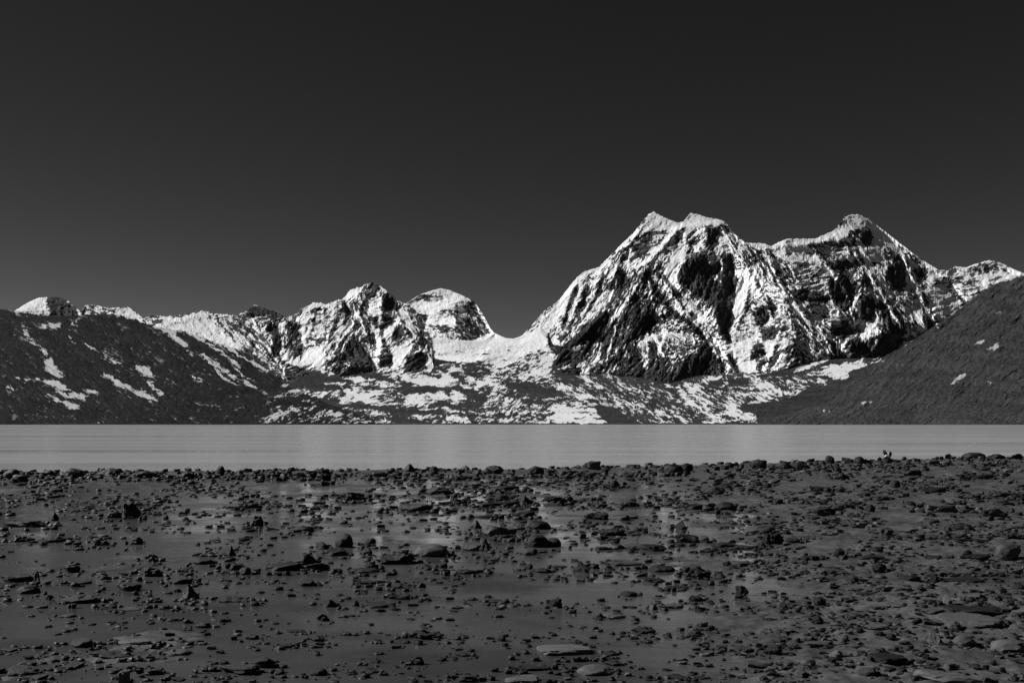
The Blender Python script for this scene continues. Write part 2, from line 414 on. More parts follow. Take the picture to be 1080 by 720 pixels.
P(0.97, 0.0, '312 419 328 412 345 413 339 420 318 424'); P(0.97, 0.0, '362 410 386 412 392 422 372 424 362 416')
for q, w in (('272 444 300 436 322 427', 4.5), ('300 447 325 436 342 428', 4.5), ('286 437 312 429', 2), ('288 419 322 408', 2.4), ('270 417 292 421', 5), ('348 434 360 438', 4.5), ('330 440 346 430', 2.5), ('294 406 304 406', 4), ('266 402 280 408', 2)): K(0.92, -0.1, w, q)
for q, w in (('280 428 320 418 350 424', 4), ('310 442 336 432 352 426', 2.6), ('325 414 350 410', 2), ('352 428 362 434', 5), ('300 410 330 404', 3)): K(0.06, 0.3, w, q)
P(0.97, 0.0, '577 429 590 426 614 430 626 424 628 432 636 440 640 447 590 445 577 438')
K(0.9, 0, 1.4, '606 418.5 632 418.5')
P(0.04, 0.2, '628 426 650 430 668 446 642 446 630 438')
for q, w in (('617 398 632 410 647 416', 3), ('580 400 594 408 604 412', 5), ('548 398 562 394 590 397', 4), ('652 430 664 437', 2), ('660 424 672 430', 2), ('684 432 700 444', 2.4), ('666 440 680 446', 2), ('650 424 658 432', 2)): K(0.9, 0, w, q)
for q, w in (('640 404 655 412', 2.4), ('664 400 680 412', 2), ('676 404 700 420', 2.4), ('700 424 716 440', 2), ('716 428 734 442', 2)): K(0.5, 0, w, q)
P(0.12, 0.3, '528 407 556 402 580 410 600 418 572 419 548 412'); K(0.15, 0.3, 5, '536 420 556 412 580 416')
P(0.6, 0.1, '520 406 530 406 552 416 548 446 520 446', 45)
P(0.55, 0.1, '720 402 740 396 830 394 835 418 800 440 764 440 735 430', -35)
P(1.0, 0.0, '727 404 746 397 766 396 748 402 742 411 733 413'); P(0.03, 0.1, '747 401 792 398 782 408 752 406')
P(0.97, 0.0, '787 411 808 402 820 408 828 418 800 416'); P(1.0, 0.0, '763 427 775 425 780 435 798 440 780 443 768 438')
K(0.9, 0, 5, '762 405 768 404')
P(0.0, 0.1, '778 428 830 421 866 402 930 380 930 447 800 447 798 438', 30)
P(0.0, 0.1, '800 397 850 381 880 377 930 376 900 386 870 386 840 395', 15)
K(0.9, 0.1, 3.4, '838 392 856 385 874 378.5')
P(0.5, 0.1, '822 400 850 396 874 398 872 406 840 408', -30)
P(1.0, 0.1, '876 382 886 386 897 398 882 402 872 395'); K(0.6, 0.1, 5, '888 384 920 383'); K(0.8, 0.1, 3, '896 388 906 388')
K(1.0, -0.3, 5.5, '704 405 716 409 728 424 746 434 760 438'); K(0.9, 0, 1.6, '704 445.5 770 445')
# --- left hill
P(0.13, 0.1, '-430 300 0 326 40 332 90 332 120 331 140 336 164 345 196 351 217 358 240 366 256 370 300 402 292 416 262 452 -430 460', -30)
P(0.3, 0.1, '222 412 238 406 262 404 290 418 276 448 218 448 228 436 214 426', -5); P(0.15, 0.1, '196 400 224 404 226 430 214 448 190 448 204 430', -5)
P(0.14, 0.1, '205 372 240 380 262 402 220 408', -38)
for c, w, q in ((.55, 4, '22 340 32 360 48 371 56 380'), (.95, 3.2, '45 344 62 343'), (.8, 3, '74 344 84 336'), (.95, 3.2, '92 411 105 415'), (1, 4.6, '110 394 130 407 167 423'),
                (.7, 4, '155 400 172 419'), (.8, 2.6, '115 378 130 386'), (.7, 3, '90 362 100 370'), (.5, 3, '68 352 80 362'), (.85, 4.5, '164 345 180 350 198 367'), (.9, 2.6, '196 350 220 362 235 373 250 384'),
                (.95, 4, '212 373 235 390 250 400 270 409'), (.85, 2.4, '225 387 240 402 256 407'), (.85, 3.2, '245 384 255 395 271 403'), (.75, 3, '240 366 262 380 280 390 302 400'), (.4, 5, '8 398 40 400'), (.4, 5, '6 408 18 410'),
                (.5, 3, '200 396 213 402'), (.4, 2, '110 366 112 380'), (.8, 1.6, '100 446 110 446'), (.6, 3, '176 400 182 404'), (.35, 4, '196 366 210 380')):
    K(c, 0.05, w, q)
P(1.0, 0.0, '46 380 54 377 60 388 68 400 58 397 48 391'); P(1.0, 0.0, '44 402 58 400 76 412 60 409'); P(0.9, 0.0, '58 413 86 415 94 417 86 421 70 419'); P(1.0, 0.0, '47 414 66 422 85 428 82 432 74 431 55 421')
P(0.95, 0.0, '143 385 158 387 163 401 151 394')
P(0.0, 0.3, '258 427 268 420 277 421 276 433 262 437'); K(0.3, 0.5, 5, '430 321 440 335 450 350 454 364 459 392'); K(0.04, 0.2, 3.2, '-419 448 1499 448')
# --- right hill
P(0.06, 0.0, '1510 200 1200 255 1080 290 1044 301 1002 332 952 365 912 396 870 427 790 450 1510 460', 35)
P(1.0, 0.1, '1038 369 1046 364 1053 361 1054 366 1047 370')
for c, w, q in ((.8, 2.4, '1028 364 1037 359'), (1, 4, '1006 401 1018 394'), (.9, 3, '1002 404 1010 403'), (1, 3.6, '908 426 918 423'), (1, 2.6, '868 434 876 433.5'), (.5, 1.6, '1023 339 1032 333'), (.5, 1.4, '1048 332 1056 328'), (.6, 1.6, '1012 366 1016 362'), (.7, 1.2, '1040 403 1046 403')):
    K(c, 0.05, w, q)

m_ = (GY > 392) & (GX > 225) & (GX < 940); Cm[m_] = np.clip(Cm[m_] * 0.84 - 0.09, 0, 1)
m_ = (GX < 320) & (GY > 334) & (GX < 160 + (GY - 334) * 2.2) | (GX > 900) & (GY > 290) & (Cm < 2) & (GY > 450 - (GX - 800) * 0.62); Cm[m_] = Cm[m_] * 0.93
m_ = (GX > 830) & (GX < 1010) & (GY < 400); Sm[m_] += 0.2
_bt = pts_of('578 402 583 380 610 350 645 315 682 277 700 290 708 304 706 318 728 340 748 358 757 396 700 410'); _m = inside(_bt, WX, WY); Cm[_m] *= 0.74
for q, w in (('240 436 300 425 360 427 430 435 500 431', 3), ('296 412 340 407 372 406 420 411', 2.4), ('520 412 560 424 600 421 640 424', 2.6), ('560 398 600 404 650 414 700 432', 2.4), ('380 426 420 432 470 436 520 440 560 436', 2.6), ('720 400 760 410 800 412 850 404', 2.4), ('650 400 690 412 720 430 750 442', 2.4)):
    K(0.1, 0.9, w, q)
# knife edges: lit crest and shaded right side painted into snow cover and tilt
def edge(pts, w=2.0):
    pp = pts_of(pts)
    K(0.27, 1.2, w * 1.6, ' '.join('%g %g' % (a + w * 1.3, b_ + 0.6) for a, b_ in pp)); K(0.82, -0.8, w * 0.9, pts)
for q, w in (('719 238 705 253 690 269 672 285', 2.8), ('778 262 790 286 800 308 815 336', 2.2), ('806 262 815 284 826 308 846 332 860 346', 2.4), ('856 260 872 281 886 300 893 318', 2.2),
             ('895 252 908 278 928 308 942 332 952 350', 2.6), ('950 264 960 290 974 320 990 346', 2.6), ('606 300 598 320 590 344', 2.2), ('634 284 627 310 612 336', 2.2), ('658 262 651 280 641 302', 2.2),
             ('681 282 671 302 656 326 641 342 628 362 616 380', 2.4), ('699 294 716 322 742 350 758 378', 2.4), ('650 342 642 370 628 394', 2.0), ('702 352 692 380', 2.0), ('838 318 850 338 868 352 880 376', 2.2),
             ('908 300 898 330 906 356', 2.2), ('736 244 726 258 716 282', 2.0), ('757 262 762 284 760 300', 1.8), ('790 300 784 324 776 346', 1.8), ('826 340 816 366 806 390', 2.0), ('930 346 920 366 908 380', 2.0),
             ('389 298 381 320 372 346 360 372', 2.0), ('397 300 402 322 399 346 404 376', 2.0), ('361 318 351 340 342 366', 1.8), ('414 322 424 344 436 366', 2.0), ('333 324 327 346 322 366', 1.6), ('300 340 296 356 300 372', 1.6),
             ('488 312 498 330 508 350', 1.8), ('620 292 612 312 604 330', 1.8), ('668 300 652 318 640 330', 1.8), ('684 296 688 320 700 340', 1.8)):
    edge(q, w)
# grain noise blended over the painted direction
C1 = blur(Cm, 0.8, 0.8)
Cm = np.clip(0.55 * C1 + 0.45 * blur(Cm, 6.0, 4.0), 0, 1)
Cm = np.where((C1 > 0.96) & (GY < 392) & (GX > 150), np.maximum(Cm, 0.94), Cm)
Cm = np.where((C1 < 0.04) & (GY < 392) & (GX > 330), np.minimum(Cm, 0.14), Cm)
ca, sa = blur(np.cos(2 * np.radians(Am)), 10, 10), blur(np.sin(2 * np.radians(Am)), 10, 10)
ang = 0.5 * np.arctan2(sa, ca)
KB = 12
G = np.zeros(GX.shape); RG = np.zeros(GX.shape); WT = np.zeros(GX.shape)
for k in range(KB):
    th = math.pi * k / KB
    d = np.abs((ang - th + math.pi / 2) % math.pi - math.pi / 2) * KB / math.pi
    w = np.clip(1 - d, 0, 1)
    if w.max() <= 0: continue
    m = w > 0
    x, y = WX[m], WY[m]
    u = x * math.cos(th) - y * math.sin(th); v = x * math.sin(th) + y * math.cos(th)      # u along the grain
    r = ridged(u / 30, v / 6.5, 100 + 11 * k, 4, 0.55)
    r = r + 0.9 * ridged(u / 70 + 7, v / 15 + 3, 1100 + 11 * k, 2, 0.5)
    f = fbm(u / 8.5, v / 1.7, 300 + 7 * k, 4, 0.75)
    G[m] += w[m] * (0.40 * r + 0.9 * f); RG[m] += w[m] * r; WT[m] += w[m]
G /= np.maximum(WT, 1e-6); RG /= np.maximum(WT, 1e-6)
G = G + 0.13 * fbm(GX / 2.2, GY / 1.7, 900, 2, 0.6) + 0.25 * fbm(WX / 16, WY / 14, 930, 2, 0.6)
order = np.argsort(G.ravel()); N = np.empty(G.size); N[order] = np.linspace(0, 1, G.size); N = N.reshape(G.shape)
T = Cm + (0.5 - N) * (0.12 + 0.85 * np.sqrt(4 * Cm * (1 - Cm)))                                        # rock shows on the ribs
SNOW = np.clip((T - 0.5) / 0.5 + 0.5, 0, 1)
# relief towards the camera, in pixels of that distance
Sb = blur(np.minimum(Sm, 1.05), 1.8, 1.8)
cum = -np.cumsum(Sb - Sb.mean(axis=1, keepdims=True), axis=1) * ST
R_tilt = cum - blur(cum[:, ::4], 22, 0).repeat(4, axis=1)[:, :cum.shape[1]]
R_tilt = 1.35 * blur(R_tilt, 1.0, 5.0)
soft = np.clip(1.35 - 0.9 * blur(Cm, 3, 3), 0.2, 1)
R_noise = soft * (3.6 * (RG - RG.mean()) + 1.7 * fbm(WX / 5, WY / 5, 500, 4, 0.6) + 3.0 * fbm(GX / 40, GY / 40, 700, 2))

def sample(A, x, y):
    fx = np.clip((x - X0) / ST, 0, A.shape[1] - 1.001); fy = np.clip((y - Y0) / ST, 0, A.shape[0] - 1.001)
    i = fx.astype(int); j = fy.astype(int); u = fx - i; v = fy - j
    return (A[j, i] * (1 - u) + A[j, i + 1] * u) * (1 - v) + (A[j + 1, i] * (1 - u) + A[j + 1, i + 1] * u) * v

def grid_mesh(name, V, nu, nv, attr, mat, smooth=True):
    me = bpy.data.meshes.new(name)
    idx = np.arange(nu * nv).reshape(nv, nu)
    q = np.stack([idx[1:, :-1], idx[1:, 1:], idx[:-1, 1:], idx[:-1, :-1]], -1).reshape(-1, 4).astype(np.int32)
    me.vertices.add(len(V)); me.vertices.foreach_set('co', V.astype(np.float32).ravel())
    me.loops.add(q.size); me.loops.foreach_set('vertex_index', q.ravel())
    me.polygons.add(len(q)); me.polygons.foreach_set('loop_start', np.arange(0, q.size, 4, dtype=np.int32))
    me.polygons.foreach_set('loop_total', np.full(len(q), 4, np.int32))
    me.update(calc_edges=True)
    if smooth: me.polygons.foreach_set('use_smooth', np.ones(len(q), bool))
    if attr is not None:
        a = me.attributes.new('snow', 'FLOAT', 'POINT'); a.data.foreach_set('value', attr.astype(np.float32).ravel())
    me.materials.append(mat)
    o = bpy.data.objects.new(name, me); COL.objects.link(o)
    return o

def terrain(name, crest, base_y, D0, k, mat, xr, step=0.6, tilt=1.0, rough=1.0, jag=0.7, back=0.9, turn=0.0):
    """a mountain side: surveyed crest line, foot at distance D0, leaning back k metres per row; a far side behind it"""
    xs = np.arange(xr[0], xr[1] + step, step)
    cp = pts_of(crest); cx = np.array([p[0] for p in cp]); cy = np.array([p[1] for p in cp])
    yc = np.interp(xs, cx, cy) + jag * fbm(xs / 3.6, xs * 0 + D0 / 77, 40, 3, 0.85)
    bp = pts_of(base_y); yb = np.interp(xs, [p[0] for p in bp], [p[1] for p in bp])
    yb = np.maximum(yb, yc + 3)
    nr = int(max(yb - yc) / step) + 2
    t = np.linspace(0, 1, nr)[:, None]
    Yp = yc[None, :] + (yb - yc)[None, :] * t
    Xp = np.repeat(xs[None, :], nr, 0)
    rel = tilt * sample(R_tilt, Xp, Yp) + rough * sample(R_noise, Xp, Yp)
    fade = np.clip((Yp - yc[None, :]) / 6.0, 0, 1)
    D = D0 + k * (yb.max() - Yp) - rel * (D0 / F) * (0.35 + 0.65 * fade) + turn * (D0 / F) * np.clip(Xp - 828, 0, 400)
    X = (Xp - 540) * D / F; Z = CZ + (HY - Yp) * D / F
    sn = sample(SNOW, Xp, Yp)
    nb = 14
    top = np.stack([X[0], D[0], Z[0]], -1)
    rows = []; sb = []
    for i in range(nb, 0, -1):
        q = i / nb
        z = top[:, 2] * (1 - q ** 0.9) - 40 * q
        run = (top[:, 2] + 40) * back * q
        w = 40 * np.sin(xs / 23 + i) * q
        rows.append(np.stack([top[:, 0] * (1 + run / top[:, 1]), top[:, 1] + run + w, z], -1)); sb.append(np.clip(sn[2] * 0.7 + 0.2, 0, 1))
    V = np.concatenate([np.stack(rows), np.stack([X, D, Z], -1)], 0)
    S = np.concatenate([np.stack(sb), sn], 0)
    return grid_mesh(name, V.reshape(-1, 3), len(xs), V.shape[0], S, mat)

M_MT = snow_rock('alpine_rock_and_snow', 0.025, 0.12, 0.82, 0.02)
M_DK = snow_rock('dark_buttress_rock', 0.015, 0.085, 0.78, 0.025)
M_MO = snow_rock('moraine_rubble', 0.014, 0.075, 0.68, 0.05)
M_LH = snow_rock('dark_scree', 0.008, 0.034, 0.45, 0.06)
M_RH = snow_rock('grey_scree', 0.03, 0.085, 0.5, 0.06)

def setting(o, label, cat): return tag(o, label, cat, None, 'structure')
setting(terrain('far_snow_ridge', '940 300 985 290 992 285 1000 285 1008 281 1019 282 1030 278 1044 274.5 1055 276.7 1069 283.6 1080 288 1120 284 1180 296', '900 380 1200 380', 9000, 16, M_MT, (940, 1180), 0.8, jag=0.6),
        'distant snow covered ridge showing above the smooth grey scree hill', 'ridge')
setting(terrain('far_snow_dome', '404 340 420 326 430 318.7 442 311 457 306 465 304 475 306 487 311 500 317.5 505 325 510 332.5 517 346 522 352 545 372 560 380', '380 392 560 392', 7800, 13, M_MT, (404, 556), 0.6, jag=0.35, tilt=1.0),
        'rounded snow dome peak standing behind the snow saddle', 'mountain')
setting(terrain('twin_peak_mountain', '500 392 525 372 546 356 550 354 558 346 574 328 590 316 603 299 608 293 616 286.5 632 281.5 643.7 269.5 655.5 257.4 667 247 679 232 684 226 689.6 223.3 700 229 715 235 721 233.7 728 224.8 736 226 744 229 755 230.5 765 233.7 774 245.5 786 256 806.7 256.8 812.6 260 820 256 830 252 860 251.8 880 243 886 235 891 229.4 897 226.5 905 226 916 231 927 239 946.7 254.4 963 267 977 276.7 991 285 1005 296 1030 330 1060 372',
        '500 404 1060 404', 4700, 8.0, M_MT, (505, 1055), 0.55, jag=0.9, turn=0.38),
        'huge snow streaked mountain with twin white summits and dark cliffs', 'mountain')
setting(terrain('snow_saddle', '436 378 446 362 456 357 470 356.5 480 359 500 359 512 358 522 351 528 354 534 356.5 542 357 550 354.5 560 347 570 345 578 352 586 368 600 392', '430 404 610 404', 4450, 9.0, M_MT, (436, 600), 0.6, rough=0.6, jag=0.2),
        'bright smooth snow saddle between the dome and the big mountain', 'snowfield')
setting(terrain('rocky_peak', '130 342 150 336 162 332.5 175 333.8 190 332 200 329.5 212 327.5 225 331 237 331 250 333 260 327.5 265 323.7 270 321 282 326 295 330 301 335.5 310 332.5 320 325 330 318.8 340 320 345 321 357 316 362 315 370 305 382 302.5 386 299 389 297 395 298 405 303.8 411 308.8 420 317.5 430 321 440 335 450 350 454 364 458 392 470 402',
        '130 404 470 404', 3900, 7.0, M_MT, (135, 468), 0.55, jag=1.5),
        'craggy half snowed peak with a striped snow slope on its left', 'mountain')
setting(terrain('far_left_peak', '-80 330 -20 334 5 332 15 327.5 20 325 30 318.8 40 314.2 50 313.2 62 313 75 318.8 83 327 86 328 90 322 100 321.2 110 323.8 125 324.5 135 323.7 142 327.5 150 335 165 344 190 360', '-80 380 190 380', 3600, 7.0, M_MT, (-80, 186), 0.6, jag=0.6),
        'small far peak, left half snow and right half dark rock', 'mountain')
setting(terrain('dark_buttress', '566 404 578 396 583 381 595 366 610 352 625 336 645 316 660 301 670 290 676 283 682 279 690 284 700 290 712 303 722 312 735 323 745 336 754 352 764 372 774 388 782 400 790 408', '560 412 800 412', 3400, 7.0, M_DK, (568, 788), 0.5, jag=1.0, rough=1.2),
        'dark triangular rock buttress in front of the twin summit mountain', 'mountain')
setting(terrain('moraine', '200 430 230 418 262 412 290 408 310 402 330 392 340 388 360 397 380 394 400 393 440 392.5 450 391 460 386 470 383 490 382 512 383.5 522 388 530 389 545 381 560 371.5 572 370 582 376 590 392 600 395 640 395 680 399 700 404 708 404 720 400 740 395.5 770 395.5 800 393 830 390 850 384 875 379 900 378 930 377 960 384',
        '200 449 960 449', 1500, 22.0, M_MO, (200, 955), 0.5, tilt=0.8, rough=0.9, jag=0.5, back=3.0),
        'low moraine of rubble streaked with snow along the far shore', 'moraine')
setting(terrain('scree_hill', '-420 449 -360 420 -290 372 -220 336 -160 322 -110 316 -60 318 0 326 20 328 40 332 60 333.5 90 332 120 331 140 336 155 341.5 164 344.5 196 350 217 357 240 365 256 369.5 268 378 282 390 294 400 306 408 320 415 345 425 375 436 420 449', '-420 449.5 425 449.5', 1350, 9.0, M_LH, (-418, 420), 0.6, tilt=0.6, rough=1.4, jag=0.3),
        'dark scree hill left of the lake with thin slanting snow patches', 'hill')
setting(terrain('scree_hill', '770 449 800 444 840 434 869 424 890 408 912 393 930 377 952 365.6 974 351.7 1002 332 1030 312.8 1044 301.7 1058 294.7 1080 289.5 1130 280 1190 270 1260 268 1320 290 1400 350 1490 449', '770 449.5 1500 449.5', 1250, 8.0, M_RH, (772, 1488), 0.6, tilt=0.5, rough=1.5, jag=0.35),
        'smooth grey scree hill sloping down to the lake at right', 'hill')

# ------------------------------------------------------------------ ground, lake, shallows, beach
def shore_Y(X):       # distance of the near waterline at sideways position X
    return np.interp(X, [-60, -17.5, 0, 8, 12.5, 22, 70], [32, 34.0, 36.5, 40, 42.5, 46, 60])

def sheet(name, x0, x1, y0, y1, z, mat, n=2):
    xs = np.linspace(x0, x1, n); ys = np.linspace(y0, y1, n); X, Y = np.meshgrid(xs, ys[::-1])
    return grid_mesh(name, np.stack([X, Y, X * 0 + z], -1).reshape(-1, 3), n, n, None, mat, False)

mg, n, l, b = new_mat('valley_floor')
t = noise_node(n, l, 0.03, 6, 0.6, coords(n, l)); l.new(ramp(n, l, t.outputs[0], [(0.3, 0.04), (0.7, 0.08)]).outputs[0], b.inputs['Base Color']); b.inputs['Roughness'].default_value = 0.9
setting(sheet('ground', -26000, 26000, -9000, 30000, -3.0, mg), 'wide dark stony valley floor under the lake and hills', 'ground')

ml, n, l, b = new_mat('silty_lake_water')
b.inputs['Base Color'].default_value = (0.10, 0.10, 0.10, 1)
b.inputs['IOR'].default_value = 1.33
c1 = coords(n, l, (0.05, 0.8, 1)); c2 = coords(n, l, (0.010, 0.14, 1))
t1 = noise_node(n, l, 1.2, 4, 0.6, c1); t2 = noise_node(n, l, 1.0, 4, 0.6, c2)
ad = n.new('ShaderNodeMath'); ad.operation = 'ADD'; l.new(t1.outputs[0], ad.inputs[0]); l.new(t2.outputs[0], ad.inputs[1])
bp = n.new('ShaderNodeBump'); bp.inputs['Strength'].default_value = 0.35; bp.inputs['Distance'].default_value = 0.12
l.new(ad.outputs[0], bp.inputs['Height']); l.new(bp.outputs[0], b.inputs['Normal'])
l.new(ramp(n, l, t2.outputs[0], [(0.3, 0.26), (0.7, 0.36)]).outputs[0], b.inputs['Base Color'])
l.new(ramp(n, l, t2.outputs[0], [(0.3, 0.18), (0.7, 0.34)]).outputs[0], b.inputs['Roughness'])
xs = np.linspace(-60, 60, 61)
V = np.stack([np.stack([xs * s, shore_Y(xs) * 0 + yy, xs * 0], -1) if yy else np.stack([xs, shore_Y(xs) - 0.25, xs * 0], -1)
              for s, yy in ((60, 2300), (8, 400), (2, 90), (1, 0))])
setting(grid_mesh('lake', V.reshape(-1, 3), 61, 4, None, ml, False), 'pale smooth lake stretching to the foot of the mountains', 'lake')

ms, n, l, b = new_mat('shallow_water')
b.inputs['IOR'].default_value = 1.33
c1 = coords(n, l, (0.5, 1.4, 1)); t1 = noise_node(n, l, 1.1, 5, 0.6, c1); t2 = noise_node(n, l, 0.8, 6, 0.65, coords(n, l, (0.6, 1, 1)))
l.new(ramp(n, l, t2.outputs[0], [(0.3, 0.030), (0.7, 0.074)]).outputs[0], b.inputs['Base Color'])
l.new(ramp(n, l, t2.outputs[0], [(0.36, 0.06), (0.66, 0.27)]).outputs[0], b.inputs['Roughness'])
bp = n.new('ShaderNodeBump'); bp.inputs['Strength'].default_value = 0.14; bp.inputs['Distance'].default_value = 0.03
l.new(t1.outputs[0], bp.inputs['Height']); l.new(bp.outputs[0], b.inputs['Normal'])
V = np.stack([np.stack([xs, shore_Y(xs) - 0.25, xs * 0], -1), np.stack([xs, xs * 0 + 1.0, xs * 0], -1)])
setting(grid_mesh('shallow_water', V.reshape(-1, 3), 61, 2, None, ms, False), 'still dark film of shallow water over the stony near shore', 'water')

mb, n, l, b = new_mat('wet_silt')
p = coords(n, l); t1 = noise_node(n, l, 9, 8, 0.65, p); t2 = noise_node(n, l, 0.8, 4, 0.6, p)
r1 = ramp(n, l, t1.outputs[0], [(0.3, 0.028), (0.7, 0.10)]); r2 = ramp(n, l, t2.outputs[0], [(0.3, 0.7), (0.7, 1.25)])
mul = n.new('ShaderNodeMix'); mul.data_type = 'RGBA'; mul.blend_type = 'MULTIPLY'; mul.inputs[0].default_value = 1
l.new(r1.outputs[0], mul.inputs[6]); l.new(r2.outputs[0], mul.inputs[7]); l.new(mul.outputs[2], b.inputs['Base Color'])
l.new(ramp(n, l, t2.outputs[0], [(0.35, 0.30), (0.65, 0.6)]).outputs[0], b.inputs['Roughness'])
bp = n.new('ShaderNodeBump'); bp.inputs['Strength'].default_value = 0.7; bp.inputs['Distance'].default_value = 0.02
l.new(t1.outputs[0], bp.inputs['Height']); l.new(bp.outputs[0], b.inputs['Normal'])

def beach_z(X, Y):
    sh = shore_Y(X)
    z = -0.038 + 0.036 * fbm(X / 1.9, Y / 1.9, 61, 4, 0.6) + 0.012 * fbm(X / 0.35, Y / 0.5, 71, 3, 0.6)
    px = 540 + F * X / np.maximum(Y, 1)
    z = z + 0.050 * np.clip((px - 740) / 260, 0, 1)                      # the right side stands a little higher
    z = z + (0.011 + 0.016 * np.clip((px - 640) / 240, 0, 1)) * ridged(X / 0.42, Y / 0.55, 91, 4, 0.62)
    z = z + 0.05 * np.exp(-((Y - (sh - 1.6)) / 1.8) ** 2)               # stony lip at the waterline
    z = z + 0.02 * np.clip((Y - 16) / 14, 0, 1)
    z = z - 0.25 * np.clip((Y - sh + 0.1) / 1.2, 0, 1) ** 1.5
    return z
nu, nv = 1100, 760
uy = 1.6 * (50.0 / 1.6) ** np.linspace(1, 0, nv)
ux = np.linspace(-1, 1, nu)
Yg = np.repeat(uy[:, None], nu, 1); Xg = (0.55 * ux + 0.45 * ux ** 3)[None, :] * (22 + 1.0 * Yg)
Zg = beach_z(Xg, Yg)
setting(grid_mesh('beach', np.stack([Xg, Yg, Zg], -1).reshape(-1, 3), nu, nv, None, mb), 'dark wet silt and gravel of the near shore', 'shore')

# ------------------------------------------------------------------ stones
def rock_mat(name, lo, hi, r0, r1):
    m, n, l, b = new_mat(name)
    tc = n.new('ShaderNodeTexCoord'); oi = n.new('ShaderNodeObjectInfo')
    mp = n.new('ShaderNodeMapping'); l.new(tc.outputs['Object'], mp.inputs['Vector']); l.new(oi.outputs['Random'], mp.inputs['Location'])
    t1 = noise_node(n, l, 3.0, 8, 0.7, mp.outputs[0]); t2 = noise_node(n, l, 14, 5, 0.7, mp.outputs[0])
    r = ramp(n, l, t1.outputs[0], [(0.32, lo), (0.5, (lo + hi) / 2), (0.7, hi)])
    v = n.new('ShaderNodeMath'); v.operation = 'MULTIPLY_ADD'; l.new(oi.outputs['Random'], v.inputs[0]); v.inputs[1].default_value = 0.7; v.inputs[2].default_value = 0.65
    mul = n.new('ShaderNodeMix'); mul.data_type = 'RGBA'; mul.blend_type = 'MULTIPLY'; mul.inputs[0].default_value = 1
    l.new(r.outputs[0], mul.inputs[6]); l.new(v.outputs[0], mul.inputs[7]); l.new(mul.outputs[2], b.inputs['Base Color'])
    l.new(ramp(n, l, t2.outputs[0], [(0.3, r0), (0.7, r1)]).outputs[0], b.inputs['Roughness'])
    b.inputs['Specular IOR Level'].default_value = 0.3
    bp = n.new('ShaderNodeBump'); bp.inputs['Strength'].default_value = 0.6; bp.inputs['Distance'].default_value = 0.03
    l.new(t2.outputs[0], bp.inputs['Height']); l.new(bp.outputs[0], b.inputs['Normal'])
    return m
RM = {'black': rock_mat('wet_black_stone', 0.003, 0.013, 0.45, 0.8), 'grey': rock_mat('grey_stone', 0.025, 0.075, 0.5, 0.85), 'pale': rock_mat('pale_stone', 0.05, 0.11, 0.5, 0.8), 'white': rock_mat('white_quartz', 0.45, 0.7, 0.5, 0.8)}

def ico(sub):
    bm = bmesh.new(); bmesh.ops.create_icosphere(bm, subdivisions=sub, radius=1.0)
    bm.verts.ensure_lookup_table()
    v = np.array([tuple(q.co) for q in bm.verts]); f = np.array([[q.index for q in g.verts] for g in bm.faces], np.int32); bm.free()
    return v, f
ICO = {s: ico(s) for s in (1, 2, 3, 4)}
def p3(v, s, seed):
    return (perlin(v[:, 0] * s + 31, v[:, 1] * s + v[:, 2] * s * 0.7, seed) + perlin(v[:, 2] * s + 11, v[:, 1] * s - v[:, 0] * s * 0.6, seed + 5)) * 0.7
def rock_shape(kind, seed, sub=4):
    """unit stone: footprint about 2x2, base at z=0, height 1"""
    r = np.random.RandomState(seed); v, f = ICO[sub]; v = v.copy()
    nd = r.normal(size=(14 if kind != 'round' else 22, 3)); nd /= np.linalg.norm(nd, axis=1, keepdims=True)
    lim = {'slab': (0.5, 0.8), 'block': (0.45, 0.72), 'spike': (0.4, 0.75), 'round': (0.78, 0.95), 'ledge': (0.5, 0.8), 'rubble': (0.45, 0.8)}[kind]
    if kind in ('slab', 'ledge'): nd[0] = (r.uniform(-.12, .12), r.uniform(-.12, .12), 1); nd[0] /= np.linalg.norm(nd[0]); 
    for i, d in enumerate(nd):
        c = r.uniform(*lim)
        if kind in ('slab', 'ledge') and i == 0: c = 0.35
        h = v @ d; m = h > c; v[m] -= np.outer(h[m] - c, d) * 0.93
    v *= 1 + 0.0 * v
    amp = {'slab': .16, 'block': .18, 'spike': .22, 'round': .10, 'ledge': .22, 'rubble': .42}[kind]
    nrm = v / np.maximum(np.linalg.norm(v, axis=1, keepdims=True), .1)
    v += nrm * (amp * p3(v, 2.2, seed) + amp * 0.6 * p3(v, 5.0, seed + 9) + amp * 0.3 * p3(v, 12.0, seed + 19))[:, None]
    if kind == 'spike': v[:, :2] *= (1.15 - 0.62 * np.clip(v[:, 2:3] + 0.2, 0, 1)); v[:, 0] += 0.3 * np.clip(v[:, 2], 0, 1)
    if kind == 'ledge': v[:, 2] *= 0.6 + 0.5 * np.clip(v[:, 0] + 0.3, 0, 1)
    v[:, 0] /= np.abs(v[:, 0]).max(); v[:, 1] /= np.abs(v[:, 1]).max()
    z0 = np.quantile(v[:, 2], 0.22); v[:, 2] = (v[:, 2] - z0) / (v[:, 2].max() - z0)
    return v, f
def mesh_from(name, v, f, mat, smooth=False):
    me = bpy.data.meshes.new(name); me.from_pydata(v.tolist(), [], f.tolist()); me.materials.append(mat)
    me.polygons.foreach_set('use_smooth', np.full(len(f), smooth)); me.update()
    return me
CACHE = {}
def rock_mesh(kind, var, tone):
    k = (kind, var, tone)
    if k not in CACHE:
        v, f = rock_shape(kind, hash((('slab', 'block', 'spike', 'round', 'ledge', 'rubble').index(kind), var)) % 9973)
        CACHE[k] = mesh_from('stone', v, f, RM[tone])
        CACHE[k].set_sharp_from_angle(angle=math.radians(28)); CACHE[k].polygons.foreach_set('use_smooth', np.ones(len(f), bool))
    return CACHE[k]

